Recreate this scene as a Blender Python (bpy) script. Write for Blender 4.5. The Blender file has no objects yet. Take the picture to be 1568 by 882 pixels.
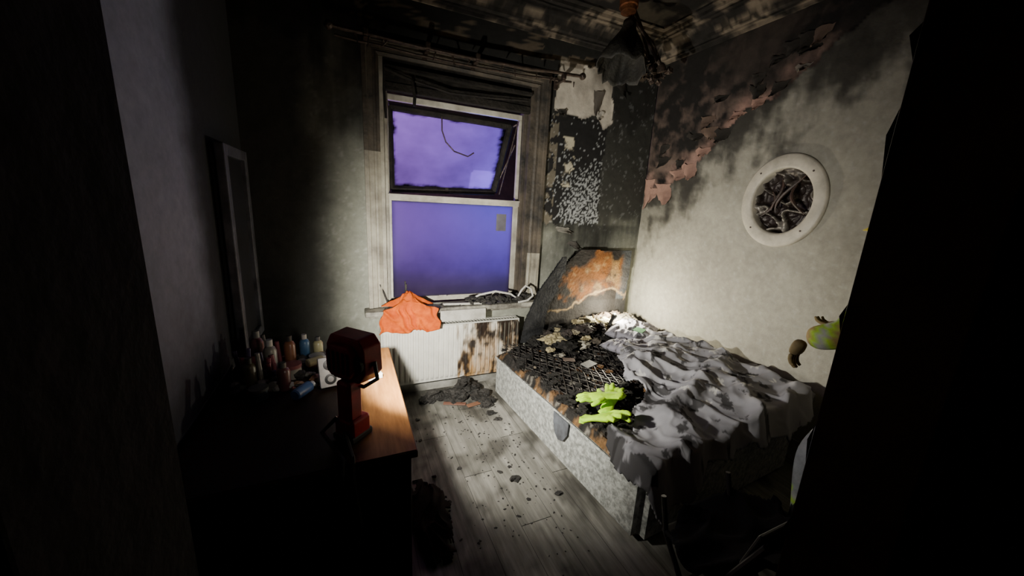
import bpy, bmesh, math, random
from mathutils import Vector, Matrix, noise
random.seed(7)
R=random.random
def U(a,b): return a+(b-a)*random.random()
SC=bpy.context.scene
COL=bpy.context.collection
# ------------------------------------------------------------------ helpers
def fr(x,y,z=0.0,o=5,H=0.8):
    return noise.fractal(Vector((x,y,z)),H,2.0,o)
def ss(a,b,x):
    t=max(0.0,min(1.0,(x-a)/(b-a))) if a!=b else float(x>a)
    return t*t*(3-2*t)
def mixc(a,b,t):
    t=max(0,min(1,t)); return tuple(a[i]*(1-t)+b[i]*t for i in range(3))
def pw(pts,x):
    if x<=pts[0][0]: return pts[0][1]
    for (a,b),(c,d) in zip(pts,pts[1:]):
        if x<=c: return b+(d-b)*(x-a)/(c-a)
    return pts[-1][1]
def inpoly(x,y,P):
    c=False; j=len(P)-1
    for i in range(len(P)):
        xi,yi=P[i]; xj,yj=P[j]
        if (yi>y)!=(yj>y) and x<(xj-xi)*(y-yi)/(yj-yi)+xi: c=not c
        j=i
    return c
def mat(name,c1,c2=None,scale=8,rough=.7,bump=.15,bscale=40,metal=0,attr=False,lo=.35,hi=.65,stretch=(1,1,1),spec=.5,rough2=None,coat=0):
    m=bpy.data.materials.new(name); m.use_nodes=True
    nt=m.node_tree; N=nt.nodes; L=nt.links
    b=N["Principled BSDF"]; b.inputs["Roughness"].default_value=rough; b.inputs["Metallic"].default_value=metal
    b.inputs["Specular IOR Level"].default_value=spec
    b.inputs["Coat Weight"].default_value=coat
    tc=N.new("ShaderNodeTexCoord"); mp=N.new("ShaderNodeMapping"); mp.inputs["Scale"].default_value=stretch
    L.new(tc.outputs["Object"],mp.inputs["Vector"])
    no=N.new("ShaderNodeTexNoise"); no.inputs["Scale"].default_value=scale; no.inputs["Detail"].default_value=8; no.inputs["Roughness"].default_value=.65
    L.new(mp.outputs[0],no.inputs["Vector"])
    mr=N.new("ShaderNodeMapRange"); mr.inputs["From Min"].default_value=lo; mr.inputs["From Max"].default_value=hi
    L.new(no.outputs["Fac"],mr.inputs["Value"])
    mx=N.new("ShaderNodeMix"); mx.data_type='RGBA'
    if c2 is None: c2=tuple(v*.7 for v in c1)
    mx.inputs[6].default_value=(*c1,1); mx.inputs[7].default_value=(*c2,1)
    L.new(mr.outputs[0],mx.inputs[0])
    out=mx.outputs[2]
    if attr:
        at=N.new("ShaderNodeAttribute"); at.attribute_name="Col"
        mm=N.new("ShaderNodeMix"); mm.data_type='RGBA'; mm.blend_type='MULTIPLY'; mm.inputs[0].default_value=1
        L.new(at.outputs["Color"],mm.inputs[6]); L.new(out,mm.inputs[7]); out=mm.outputs[2]
    L.new(out,b.inputs["Base Color"])
    if rough2 is not None:
        r=N.new("ShaderNodeMapRange"); r.inputs["To Min"].default_value=rough; r.inputs["To Max"].default_value=rough2
        L.new(mr.outputs[0],r.inputs["Value"]); L.new(r.outputs[0],b.inputs["Roughness"])
    if bump>0:
        n2=N.new("ShaderNodeTexNoise"); n2.inputs["Scale"].default_value=bscale; n2.inputs["Detail"].default_value=6
        L.new(mp.outputs[0],n2.inputs["Vector"])
        bp=N.new("ShaderNodeBump"); bp.inputs["Strength"].default_value=bump; bp.inputs["Distance"].default_value=.02
        L.new(n2.outputs["Fac"],bp.inputs["Height"]); L.new(bp.outputs[0],b.inputs["Normal"])
    return m
def mesh(name,vs,fs,m=None,smooth=False,cols=None,parent=None):
    me=bpy.data.meshes.new(name); me.from_pydata([tuple(v) for v in vs],[],fs); me.update()
    if smooth:
        for p in me.polygons: p.use_smooth=True
    if cols is not None:
        a=me.color_attributes.new("Col",'FLOAT_COLOR','POINT')
        for i,c in enumerate(cols): a.data[i].color=(c[0],c[1],c[2],1)
    o=bpy.data.objects.new(name,me); COL.objects.link(o)
    if m: me.materials.append(m)
    if parent: o.parent=parent
    return o
def empty(name,loc=(0,0,0)):
    o=bpy.data.objects.new(name,None); COL.objects.link(o); o.empty_display_size=.05; return o
class B:
    """mesh accumulator in world coordinates"""
    def __init__(s): s.v=[]; s.f=[]; s.c=[]; s.col=(1,1,1)
    def add(s,vs,fs,col=None):
        n=len(s.v); s.v+= [Vector(v) for v in vs]; s.f+=[tuple(i+n for i in f) for f in fs]
        s.c+=[col or s.col]*len(vs)
    def box(s,c,d,rot=None,bev=.0,col=None):
        bm=bmesh.new(); bmesh.ops.create_cube(bm,size=1); bmesh.ops.scale(bm,vec=d,verts=bm.verts)
        if bev>0: bmesh.ops.bevel(bm,geom=bm.edges[:],offset=bev,segments=2,affect='EDGES',profile=.5)
        if rot is not None: bmesh.ops.rotate(bm,cent=(0,0,0),matrix=rot,verts=bm.verts)
        bm.verts.index_update()
        s.add([v.co+Vector(c) for v in bm.verts],[[v.index for v in f.verts] for f in bm.faces],col); bm.free()
    def bb(s,x0,x1,y0,y1,z0,z1,bev=0,col=None): s.box(((x0+x1)/2,(y0+y1)/2,(z0+z1)/2),(x1-x0,y1-y0,z1-z0),None,bev,col)
    def tube(s,pts,r,n=8,col=None,closed=False):
        pts=[Vector(p) for p in pts]; vs=[];fs=[]
        rr=r if isinstance(r,(list,tuple)) else [r]*len(pts)
        up=None
        for i,p in enumerate(pts):
            a=pts[max(i-1,0)]; b=pts[min(i+1,len(pts)-1)]; d=(b-a).normalized()
            if up is None: up=d.orthogonal().normalized()
            up=(up-d*up.dot(d)); up=up.normalized() if up.length>1e-5 else d.orthogonal().normalized()
            w=d.cross(up)
            for k in range(n):
                t=2*math.pi*k/n; vs.append(p+(up*math.cos(t)+w*math.sin(t))*rr[i])
        for i in range(len(pts)-1):
            for k in range(n): fs.append((i*n+k,i*n+(k+1)%n,(i+1)*n+(k+1)%n,(i+1)*n+k))
        fs.append(tuple(reversed(range(n)))); fs.append(tuple((len(pts)-1)*n+k for k in range(n)))
        s.add(vs,fs,col)
    def lathe(s,base,axis,prof,n=20,col=None):
        ax=Vector(axis).normalized(); s.tube([Vector(base)+ax*h for h,_ in prof],[max(r,.0005) for _,r in prof],n,col)
    def prism(s,poly,f0,f1,col=None):
        n=len(poly); s.add([f0(*p) for p in poly]+[f1(*p) for p in poly],
            [tuple(range(n)),tuple(reversed(range(n,2*n)))]+[(i,i+n,(i+1)%n+n,(i+1)%n) for i in range(n)],col)
    def blob(s,c,r,seed=0,amp=.3,sub=2,freq=3,col=None,rot=None):
        bm=bmesh.new(); bmesh.ops.create_icosphere(bm,subdivisions=sub,radius=1)
        for v in bm.verts:
            k=1+amp*fr(v.co.x*freq/2+seed*7.3,v.co.y*freq/2,v.co.z*freq/2,4)
            q=Vector((v.co.x*r[0],v.co.y*r[1],v.co.z*r[2]))*k
            if rot is not None: q=rot@q
            v.co=q+Vector(c)
        bm.verts.index_update()
        s.add([v.co for v in bm.verts],[[v.index for v in f.verts] for f in bm.faces],col); bm.free()
    def done(s,name,m,smooth=False,parent=None,cols=False):
        o=mesh(name,s.v,s.f,m,smooth,s.c if cols else None,parent)
        bm=bmesh.new(); bm.from_mesh(o.data); bmesh.ops.recalc_face_normals(bm,faces=bm.faces); bm.to_mesh(o.data); bm.free()
        return o
def autosmooth(o,a=40):
    for p in o.data.polygons: p.use_smooth=True
    try: o.data.set_sharp_from_angle(angle=math.radians(a))
    except Exception: pass
def RZ(a): return Matrix.Rotation(math.radians(a),3,'Z')
def RX(a): return Matrix.Rotation(math.radians(a),3,'X')
def RY(a): return Matrix.Rotation(math.radians(a),3,'Y')
# ------------------------------------------------------------------ camera
Mw=Matrix(((0.91332,0.04232,-0.40505),(-0.40375,0.22413,-0.88699),(0.05325,0.97364,0.22179)))
cam=bpy.data.cameras.new("camera"); co=bpy.data.objects.new("camera",cam); COL.objects.link(co)
co.matrix_world=Matrix.Translation((0,0,1.75))@Mw.to_4x4(); cam.lens=12.81; cam.sensor_width=36; cam.clip_start=.02
SC.camera=co
# ------------------------------------------------------------------ room constants
XL,XR,YB,YF,H=-.65,2.99,3.2,.3,3.45
WX0,WX1,WZ0,WZ1=.24,1.62,.84,2.80      # window opening
# ------------------------------------------------------------------ materials
PAINT=mat("sooty_shaded_wall_paint",(1.06,1.06,1.06),(.86,.86,.86),scale=22,rough=.9,bump=.12,bscale=90,attr=True,spec=.25)
CHAR=mat("char",(.012,.011,.01),(.045,.04,.036),scale=18,rough=.75,bump=.9,bscale=45)
BLACK=mat("dark_soot_plaster",(.060,.038,.022),(.026,.018,.012),scale=3,rough=.95,bump=.3,spec=.1)
BLACKER=mat("dark_soot_plaster_shaded",(.010,.008,.007),(.006,.005,.004),scale=3,rough=.95,bump=.3,spec=.1)  # same plaster, darker for the left jamb: its unlit look put into colour
ATTR=mat("varied",(1.05,1.05,1.05),(.78,.78,.78),scale=20,rough=.6,bump=.1,attr=True)
ATTRG=mat("varied_gloss",(.75,.75,.75),(.55,.55,.55),scale=20,rough=.35,bump=.02,attr=True)
WHITEP=mat("white_gloss_paint_sooty",(.58,.55,.47),(.32,.29,.24),scale=6,rough=.4,bump=.1)
METALD=mat("burnt_metal",(.04,.03,.025),(.10,.07,.055),scale=25,rough=.5,bump=.3,metal=.6)
# ------------------------------------------------------------------ walls
def gridwall(name,us,vs,pos,colf,skip=None,disp=None):
    V=[];C=[];F=[]
    for j,v in enumerate(vs):
        for i,u in enumerate(us):
            V.append(pos(u,v,disp(u,v) if disp else 0)); C.append(colf(u,v))
    n=len(us)
    for j in range(len(vs)-1):
        for i in range(n-1):
            if skip and skip((us[i]+us[i+1])/2,(vs[j]+vs[j+1])/2): continue
            F.append((j*n+i,j*n+i+1,(j+1)*n+i+1,(j+1)*n+i))
    return mesh(name,V,F,PAINT,True,C)
def rng(a,b,s):
    n=max(1,int(round((b-a)/s))); return [a+(b-a)*i/n for i in range(n+1)]
WP=[(1.82,3.07),(2.12,3.05),(2.40,3.10),(2.47,2.60),(2.36,2.52),(2.27,2.66),(2.1,2.58),(1.79,2.63)]
def backcol(x,z):
    n1=fr(x*1.7,z*1.7,1.3); n2=fr(x*6,z*6,4.1); n3=fr(x*26,z*26,2.2,4); st=fr(x*12,z*1.3,7.7,4)
    c=mixc((.33,.335,.28),(.28,.285,.24),.5+.6*n1+.3*n2)
    if n3>.52: c=mixc(c,(.5,.49,.45),.4)
    s=ss(1.7,2.85,z+.35*n1+.12*st)*.975
    if x<.25: s=max(s,.93*ss(.16,-.32,x+.12*n1))  # left end darkened: fade of the lamp beam painted into the colour
    if x>1.66:
        s=max(s,ss(.95,1.6,z+.22*n1+.12*st)*.93)
        s=max(s,.90*ss(2.2,2.5,x+.1*n1)*ss(1.15,1.8,z+.15*n1))
        arc=abs((z-1.42)-.22*math.sin((x-1.6)*3))
        s=max(s,.85*ss(.13,.02,arc+.06*n2)*ss(1.7,1.9,x)*ss(2.6,2.3,x))
    c=mixc(c,(.015,.014,.013),s)
    if x>2.36 and z>1.5 and n3+.4*n2>.55: c=mixc(c,(.12,.12,.12),.7)
    jx=x+.05*n2; jz=z+.05*n3
    if 1.74<jx<2.40 and 1.60<jz<2.60:
        d=noise.noise(Vector((x*40,z*40,3)))+.7*noise.noise(Vector((x*85,z*85,9)))
        dens=.52-.62*ss(2.4,1.75,z)*ss(1.75,2.2,x)-.12*ss(2.1,2.4,x)+.2*n1
        c=(.014,.013,.013)
        if d>max(dens,.0): c=(.30,.31,.32)
        if 1.93<x+.04*n3<2.04 and 1.95<z<2.42 : c=mixc(c,(.5,.45,.34),ss(-.1,.2,n2+.1))
        if x<1.86 and n2>-.1: c=mixc(c,(.22,.19,.14),.6)
    if inpoly(x+.015*n2,z+.02*n2,WP):
        c=mixc((.60,.54,.46),(.46,.41,.35),.5+n2)
        c=mixc(c,(.10,.08,.06),.7*ss(2.15,2.3,x+.1*n2)*ss(2.85,3.0,z+.1*n1))
    if z>3.02 and fr(x*3,z*9,5)>.2: c=mixc(c,(.17,.13,.09),.7)
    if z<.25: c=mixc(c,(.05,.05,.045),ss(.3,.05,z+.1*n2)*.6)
    return c
us=sorted(set(rng(XL,WX0,.017)+rng(WX0,WX1,.05)+rng(WX1,XR,.011)))
vs=sorted(set(rng(0,WZ0,.03)+rng(WZ0,WZ1,.014)+rng(WZ1,H,.016)))
def bdisp(x,z):
    d=.003*fr(x*8,z*8,2)
    if inpoly(x,z,WP): d-=.006
    return d
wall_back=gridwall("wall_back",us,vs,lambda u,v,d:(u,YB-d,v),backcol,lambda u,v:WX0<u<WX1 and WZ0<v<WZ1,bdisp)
PL=[(-.5,3.6),(.9,3.38),(1.3,3.12),(1.59,2.93),(1.75,2.80),(1.91,2.72),(2.0,2.62),(2.16,2.61),(2.33,2.44),(2.45,2.36),(2.6,2.17),(2.75,2.16),(2.85,2.02),(3.0,1.97),(3.06,1.95),(3.12,2.05),(3.2,2.0)]
def rightcol(y,z):
    n1=fr(y*1.6,z*1.6,11); n2=fr(y*6,z*6,14); n3=fr(y*25,z*25,12,4); st=fr(y*7,z*2.2,17,4); cl_=fr(y*3,z*3.5,19)
    c=mixc((.42,.40,.335),(.35,.33,.28),.5+.6*n1+.3*n2)
    if n3>.5: c=mixc(c,(.5,.49,.45),.35)
    zl=pw(PL,y)+.05*n2+.02*n3
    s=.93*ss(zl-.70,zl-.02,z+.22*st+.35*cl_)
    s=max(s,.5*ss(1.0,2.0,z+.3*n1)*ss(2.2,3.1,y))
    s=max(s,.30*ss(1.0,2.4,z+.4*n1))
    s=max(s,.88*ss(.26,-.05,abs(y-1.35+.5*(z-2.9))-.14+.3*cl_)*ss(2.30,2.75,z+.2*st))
    s=max(s,.8*ss(1.1,.6,y))  # dims towards the doorway: beam fall-off painted into the colour
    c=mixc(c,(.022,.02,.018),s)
    if z>zl:
        t=.46+1.0*n2+.9*n1
        c=mixc((.018,.016,.015),(.17,.12,.10),t-.15)
        e=ss(.20,.0,z-zl)*ss(1.5,2.2,y)
        c=mixc(c,(.36,.22,.18),e*(.65+.9*n2))
        if z>2.7: c=mixc(c,(.02,.018,.016),.8*ss(2.7,3.1,z+.4*n1))
    return c
def rdisp(y,z):
    zl=pw(PL,y)+.04*fr(y*6,z*6,14)
    return .004*fr(y*7,z*7,3)-(.008 if z>zl else 0)
PC=(1.755,1.885)
def inel(y,z,a,b): return ((y-PC[0])/a)**2+((z-PC[1])/b)**2<1
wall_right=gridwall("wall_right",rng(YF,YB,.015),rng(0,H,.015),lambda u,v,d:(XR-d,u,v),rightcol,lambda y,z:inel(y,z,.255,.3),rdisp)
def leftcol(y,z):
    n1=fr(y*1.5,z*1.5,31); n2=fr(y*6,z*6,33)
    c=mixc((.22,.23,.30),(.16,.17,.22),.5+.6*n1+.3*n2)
    s=max(.9*ss(2.4,3.4,z+.4*n1),.9*ss(1.5,.8,z+.2*n1),.93*ss(2.05,2.35,y+.1*n1))  # sooty at the top; shade low down and by the mirror painted in
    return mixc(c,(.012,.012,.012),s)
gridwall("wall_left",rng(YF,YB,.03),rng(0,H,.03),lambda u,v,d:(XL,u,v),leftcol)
b=B(); b.bb(XL-.05,-.12,YF-.12,YF,0,H,col=(.15,.15,.15)); b.bb(.75,XR+.05,YF-.12,YF,0,H,col=(1,1,1)); b.bb(-.12,.75,YF-.12,YF,2.6,H,col=(.3,.3,.3))  # left panel and header tinted darker: shade put into the colour
b.done("wall_front",mat("sooty_shaded_partition",(.060,.038,.022),(.026,.018,.012),scale=3,rough=.95,bump=.3,spec=.1,attr=True),cols=True)
b=B(); b.bb(-.135,-.118,YF-.13,YF+.004,0,2.6,.002); b.done("trim_1",BLACKER)
b=B(); b.bb(.748,.765,YF-.13,YF+.004,0,2.6,.002); b.done("trim_5",BLACK)
b=B()
for z,h,w in ((1.92,.10,.012),(2.03,.05,.02),(1.62,.05,.010),(1.40,.08,.008),(1.2,.05,.010)):
    b.add([(.747,YF+.003,z),(.747-w,YF+.006,z-h*.4),(.747,YF+.003,z-h),(.752,YF+.005,z-h*.5)],[(0,1,2),(0,3,1),(1,3,2)])
b.done("torn_jamb_paper",BLACK)
def ceilcol(x,y):
    n1=fr(x*1.5,y*1.5,40); n2=fr(x*4,y*4,41)
    c=(.016,.014,.013)
    return mixc(c,(.10,.085,.065),ss(.05,.5,n2+.7*n1)*.8)
o=gridwall("ceiling",rng(XL,XR,.03),rng(YF,YB,.03),lambda u,v,d:(u,v,H-d),ceilcol,None,lambda x,y:.006*max(0,fr(x*5,y*5,44)))
prof=[(0,.25),(.015,.25),(.02,.225),(.035,.22),(.035,.205),(.05,.19),(.055,.16),(.075,.12),(.10,.09),(.105,.075),(.13,.07),(.13,.055),(.15,.045),(.155,.02),(.20,.018),(.20,0)]
def corn(name,ax):
    V=[];F=[];C=[]
    L=rng(XL,XR,.02) if ax=='x' else rng(YF,YB,.02)
    for t in L:
        for (o_,d) in prof:
            dd=.006*fr(t*7,o_*30,d*30); 
            if ax=='x': V.append((t,YB-o_-dd,H-d))
            elif ax=='r': V.append((XR-o_-dd,t,H-d))
            else: V.append((XL+o_+dd,t,H-d))
            q=fr(t*2.5,d*8,(0 if ax=='x' else 9)); k=mixc((.025,.022,.02),(.20,.16,.12),ss(-.1,.35,q))
            if fr(t*10,d*20,3)>.2: k=mixc(k,(.015,.014,.012),.8)
            C.append(k)
    n=len(prof)
    for i in range(len(L)-1):
        for k in range(n-1): F.append((i*n+k,(i+1)*n+k,(i+1)*n+k+1,i*n+k+1))
    return mesh(name,V,F,PAINT,False,C)
corn("trim_2",'x'); corn("trim_3",'r'); corn("trim_4",'l')
bbm=mat("baseboard_paint_sooty",(.45,.44,.4),(.2,.19,.17),scale=5,rough=.5)
b=B(); b.bb(XL+.01,XR-.02,YB-.022,YB-.004,.0,.16,.004); b.bb(XL+.01,XR-.02,YB-.03,YB-.004,.0,.12,.004); b.done("baseboard_back",bbm)
b=B(); b.bb(XR-.022,XR-.004,YF+.01,YB-.03,.0,.16,.004); b.done("baseboard_right",bbm)
b=B(); b.bb(XL+.004,XL+.022,YF+.01,YB-.03,.0,.16,.004); b.done("baseboard_left",bbm)
# ------------------------------------------------------------------ floor planks
FLM=mat("grey_laminate",(1.12,1.12,1.10),(.58,.58,.56),scale=4,rough=.5,bump=.08,bscale=10,attr=True,stretch=(7,.6,6),rough2=.7,spec=.35)
b=B(); b.bb(XL-.1,XR+.1,-1.0,YB+.1,-.05,-.004,col=(.01,.01,.01))
x=XL-.05; k=0
while x<XR+.05:
    y=-1.0-(k*0.47)%1.25
    while y<YB+.05:
        y0=max(y,-1.0); y1=min(y+1.25,YB+.05)
        if y1-y0>.02:
            ny=max(1,int((y1-y0)/.05)); nx=6; g=U(.72,1.2)
            V=[]
            for j in range(ny+1):
                for i in range(nx+1):
                    px=x+.001+(.188)*i/nx; py=y0+.002+(y1-y0-.004)*j/ny
                    V.append((px,py,0))
            n0=len(b.v); b.v+=[Vector(v) for v in V]
            for v in V:
                q=.5+1.0*fr(v[0]*3,v[1]*3,51); soot_shade=ss(-.05,.5,fr(v[0]*3.5,v[1]*3.5,55)+.35*ss(2.6,3.2,v[1])+.3*ss(.55,.3,v[0]))  # adds painted desk-side shade to the sooty patches in the plank colour
                c=mixc((.36*g,.345*g,.315*g),(.26*g,.25*g,.22*g),q); c=mixc(c,(.05,.046,.04),soot_shade*.8)
                b.c.append(c)
            for j in range(ny):
                for i in range(nx):
                    a=n0+j*(nx+1)+i; b.f.append((a,a+1,a+nx+2,a+nx+1))
        y+=1.25
    x+=.19; k+=1
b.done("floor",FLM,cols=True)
# ------------------------------------------------------------------ window
win=empty("window_1")
FR=mat("window_frame_sooty",(.42,.39,.31),(.17,.15,.12),scale=4,rough=.55,bump=.2)
FRD=mat("window_frame_charred",(.010,.009,.008),(.028,.024,.02),scale=9,rough=.8,bump=.5,spec=.2)
b=B()
b.bb(WX0-.02,WX0+.05,YB-.005,YB+.2,WZ0,WZ1)
b.bb(WX0+.05,WX0+.085,YB+.06,YB+.18,WZ0,2.58,.004)
b.done("box_frame_left",FR,parent=win)
FRM=mat("window_frame_half_burnt",(.11,.088,.065),(.022,.02,.018),scale=5,rough=.65,bump=.3)
b=B(); b.bb(WX1-.07,WX1+.02,YB-.005,YB+.2,WZ0,WZ1);b.bb(WX1-.105,WX1-.07,YB+.06,YB+.18,WZ0,2.58,.004)
b.done("box_frame_right",FRM,parent=win)
b=B(); b.bb(WX0,WX1,YB+.01,YB+.2,2.60,WZ1+.02,.004); b.bb(WX0+.04,WX1-.06,YB-.0,YB+.05,2.56,2.62,.006)
b.bb(WX0+.05,WX1-.07,YB-.03,YB+.02,2.70,2.73,.006)
b.tube([(WX0+.06,YB-.03,2.70),(.42,YB-.05,2.66),(.50,YB-.05,2.64),(.52,YB-.05,2.52),(.515,YB-.05,2.46)],.013,8)
b.tube([(.52,YB-.05,2.64),(.8,YB-.05,2.60),(1.1,YB-.05,2.615),(1.5,YB-.04,2.65)],.009,8)
b.tube([(WX0+.06,YB-.03,2.72),(WX0+.055,YB-.03,2.55),(WX0+.065,YB-.03,2.35)],.010,8)
b.done("charred_blind_headrail",FRD,parent=win)
arcp=[(0,0),(0,.02),(.02,.03),(.03,.022),(.045,.022),(.05,.032),(.085,.036),(.09,.045),(.12,.045),(.12,0)]
def arch(path,name,m):
    V=[];F=[]; n=len(arcp)
    for (x,z,dx,dz) in path:
        for (a,d) in arcp: V.append((x+dx*a,YB-d,z+dz*a))
    for i in range(len(path)-1):
        for k in range(n-1): F.append((i*n+k,(i+1)*n+k,(i+1)*n+k+1,i*n+k+1))
    return mesh(name,V,F,m,parent=win)
arch([(WX0+.02,WZ0,-1,0),(WX0+.02,2.1,-1,0)],"architrave_left",FR)
arch([(WX0+.02,2.1,-1,0),(WX0+.02,WZ1-.02,-1,1),(WX1-.02,WZ1-.02,1,1),(WX1-.02,1.3,1,0)],"architrave_top",FRM)
arch([(WX1-.02,1.3,1,0),(WX1-.02,WZ0,1,0)],"architrave_right",FR)
b=B(); gy=YB+.10
gx0,gx1=.335,1.48
b.bb(gx0-.02,gx0+.012,gy-.02,gy+.02,.86,1.78,.003); b.bb(gx1-.012,gx1+.04,gy-.02,gy+.02,.86,1.78,.003)
b.bb(gx0-.02,gx1+.04,gy-.02,gy+.02,.845,.89,.003); b.bb(gx0-.02,gx1+.04,gy-.035,gy+.02,1.735,1.79,.004)
b.bb(gx0-.02,gx1+.04,gy-.045,gy-.03,1.775,1.79,.002)
b.bb(.75,.82,gy-.05,gy-.03,.885,.90,.003)
b.done("lower_sash",WHITEP,parent=win)
b=B(); b.bb(gx0-.02,gx1+.04,gy+.0,gy+.04,2.515,2.56,.004); b.bb(gx1+.01,gx1+.045,gy+.0,gy+.04,1.79,2.515,.003); b.bb(gx0-.022,gx0+.0,gy,gy+.04,1.79,2.515,.003)
b.done("upper_sash_outer",WHITEP,parent=win)
def glassmat(name,dens):
    m=bpy.data.materials.new(name); m.use_nodes=True; nt=m.node_tree; N=nt.nodes; L=nt.links
    for n in list(N): N.remove(n)
    out=N.new("ShaderNodeOutputMaterial"); tr=N.new("ShaderNodeBsdfTranslucent"); gl=N.new("ShaderNodeBsdfPrincipled")
    gl.inputs["Roughness"].default_value=.25; gl.inputs["Base Color"].default_value=(.02,.02,.03,1)
    tc=N.new("ShaderNodeTexCoord"); no=N.new("ShaderNodeTexNoise"); no.inputs["Scale"].default_value=3.5; no.inputs["Detail"].default_value=9; no.inputs["Roughness"].default_value=.6
    L.new(tc.outputs["Object"],no.inputs["Vector"])
    at=N.new("ShaderNodeAttribute"); at.attribute_name="Col"
    mr=N.new("ShaderNodeMapRange"); mr.inputs["From Min"].default_value=.3; mr.inputs["From Max"].default_value=.6; mr.inputs["To Min"].default_value=dens; mr.inputs["To Max"].default_value=1
    L.new(no.outputs["Fac"],mr.inputs["Value"])
    mm=N.new("ShaderNodeMix"); mm.data_type='RGBA'; mm.blend_type='MULTIPLY'; mm.inputs[0].default_value=1
    L.new(at.outputs["Color"],mm.inputs[6]); L.new(mr.outputs[0],mm.inputs[7]); L.new(mm.outputs[2],tr.inputs["Color"])
    ad=N.new("ShaderNodeMixShader"); ad.inputs[0].default_value=.12
    L.new(tr.outputs[0],ad.inputs[1]); L.new(gl.outputs[0],ad.inputs[2]); L.new(ad.outputs[0],out.inputs[0])
    return m
GL=glassmat("sooty_frosted_glass",.90)
def pane(name,f,colf,n=60):
    V=[];F=[];C=[]
    for j in range(n+1):
        for i in range(n+1):
            V.append(f(i/n,j/n)); C.append(colf(i/n,j/n))
    for j in range(n):
        for i in range(n): a=j*(n+1)+i; F.append((a,a+1,a+n+2,a+n+1))
    return mesh(name,V,F,GL,False,C,win)
def c1(u,v):
    e=min(u,1-u,v*1.1,(1-v)); k=.55+.45*ss(0,.03,e); k*=.50+.50*ss(.0,.6,v+.15*fr(u*3,v*3,2))
    t=ss(.35,.05,v)
    return (.85*k,(.80+.15*t)*k,(.85-.35*t)*k)
pane("lower_glass",lambda u,v:(gx0+.01+(gx1-gx0-.02)*u,gy,.885+.855*v),c1)
VC=[(gx0+.01,2.475),(1.42,2.46),(1.33,1.86),(gx0+.02,1.83)]
def vp(u,v,off=0):
    a=Vector(VC[3]).lerp(Vector(VC[2]),u); c=Vector(VC[0]).lerp(Vector(VC[1]),u); p=a.lerp(c,v)
    return Vector((p.x,gy+.06+.10*(1-v)*u+.02*(1-v)-off,p.y))
def c2(u,v):
    e=min(u*1.4,(1-u)*1.1,v*.95,(1-v)*1.3); k=ss(.03,.09,e+.045*fr(u*6,v*6,5)); k*=.80+.25*fr(u*2.5,v*2.5,6)
    if u>.72+.03*fr(u*5,v*5,1) and v<.32: k*=1.6
    k=max(0,k); return (k*.80,k*.76,k*.85)
pane("upper_glass",lambda u,v:vp(u,v),c2)
b=B()
for (u0,v0,u1,v1) in ((0,0,1,0),(1,0,1,1),(1,1,0,1),(0,1,0,0)):
    b.tube([vp(u0+(u1-u0)*t,v0+(v1-v0)*t,.01) for t in (0,.25,.5,.75,1)],.030,6)
b.box(vp(.5,0,.03),(.03,.02,.05)); 
b.done("vent_sash_frame",FRD,parent=win)
b=B()
b.tube([vp(1,1,.0)+Vector((.03,0,0)),(1.48,gy+.03,2.48)],.008,6); b.tube([vp(1,0,.0),(1.47,gy+.03,2.30)],.007,6)
b.tube([(1.475,gy-.01,2.50),(1.36,gy+.10,1.84)],.006,6)
b.tube([vp(.40,.98,.035),vp(.41,.80,.035),vp(.45,.66,.035),vp(.53,.55,.035),vp(.66,.50,.035),vp(.71,.56,.035)],.006,6)
b.done("window_stays",METALD,parent=win)
b=B(); b.bb(1.30,1.40,gy-.012,gy-.008,1.50,1.66); b.done("glass_sticker",mat("paper_sticker",(.16,.15,.18),(.10,.09,.11)),parent=win)
b=B(); b.bb(WX0-.14,WX1+.10,YB-.15,YB+.06,.79,.835,.01); b.bb(WX0-.10,WX1+.06,YB-.03,YB-.003,.74,.79,.005)
b.done("window_sill",mat("sill_paint_sooty",(.42,.40,.34),(.08,.07,.06),scale=7,rough=.5,bump=.3),parent=win)
b=B(); b.bb(-2.5,5,5.2,5.3,-.5,5); b.done("neighbour_wall",mat("dark_brick",(.2,.12,.1),(.12,.08,.07),scale=8,rough=.9))
# ------------------------------------------------------------------ curtain rods
cr=empty("curtain_rod")
b=B()
def rod(y,z0,z1,x0,x1,r,sag):
    b.tube([(x0+(x1-x0)*t,y,z0+(z1-z0)*t-sag*math.sin(t*math.pi)+.004*fr(t*9,y,3)) for t in [i/24 for i in range(25)]],r,10)
rod(3.05,2.86,2.90,-.06,1.97,.013,.03); rod(3.12,2.83,2.86,-.03,1.9,.009,.03)
for x in (-.06,1.97): b.blob((x,3.05,2.86 if x<0 else 2.90),(.03,.03,.03),1,.1)
for x in (.17,.60,.99,1.78):
    b.box((x,3.12,2.84),(.03,.16,.02),None,.004); b.box((x,3.185,2.84),(.04,.02,.10),None,.004); b.box((x,3.05,2.865),(.035,.04,.05),None,.008)
for i in range(16):
    x=U(0,1.9); b.tube([(x,3.05,2.86-.02),(x+U(-.01,.01),3.05,2.83),(x+U(-.03,.03),3.05,2.80-U(0,.03))],[.008,.006,.003],5)
b.done("rods_and_brackets",METALD,parent=cr)
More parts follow.
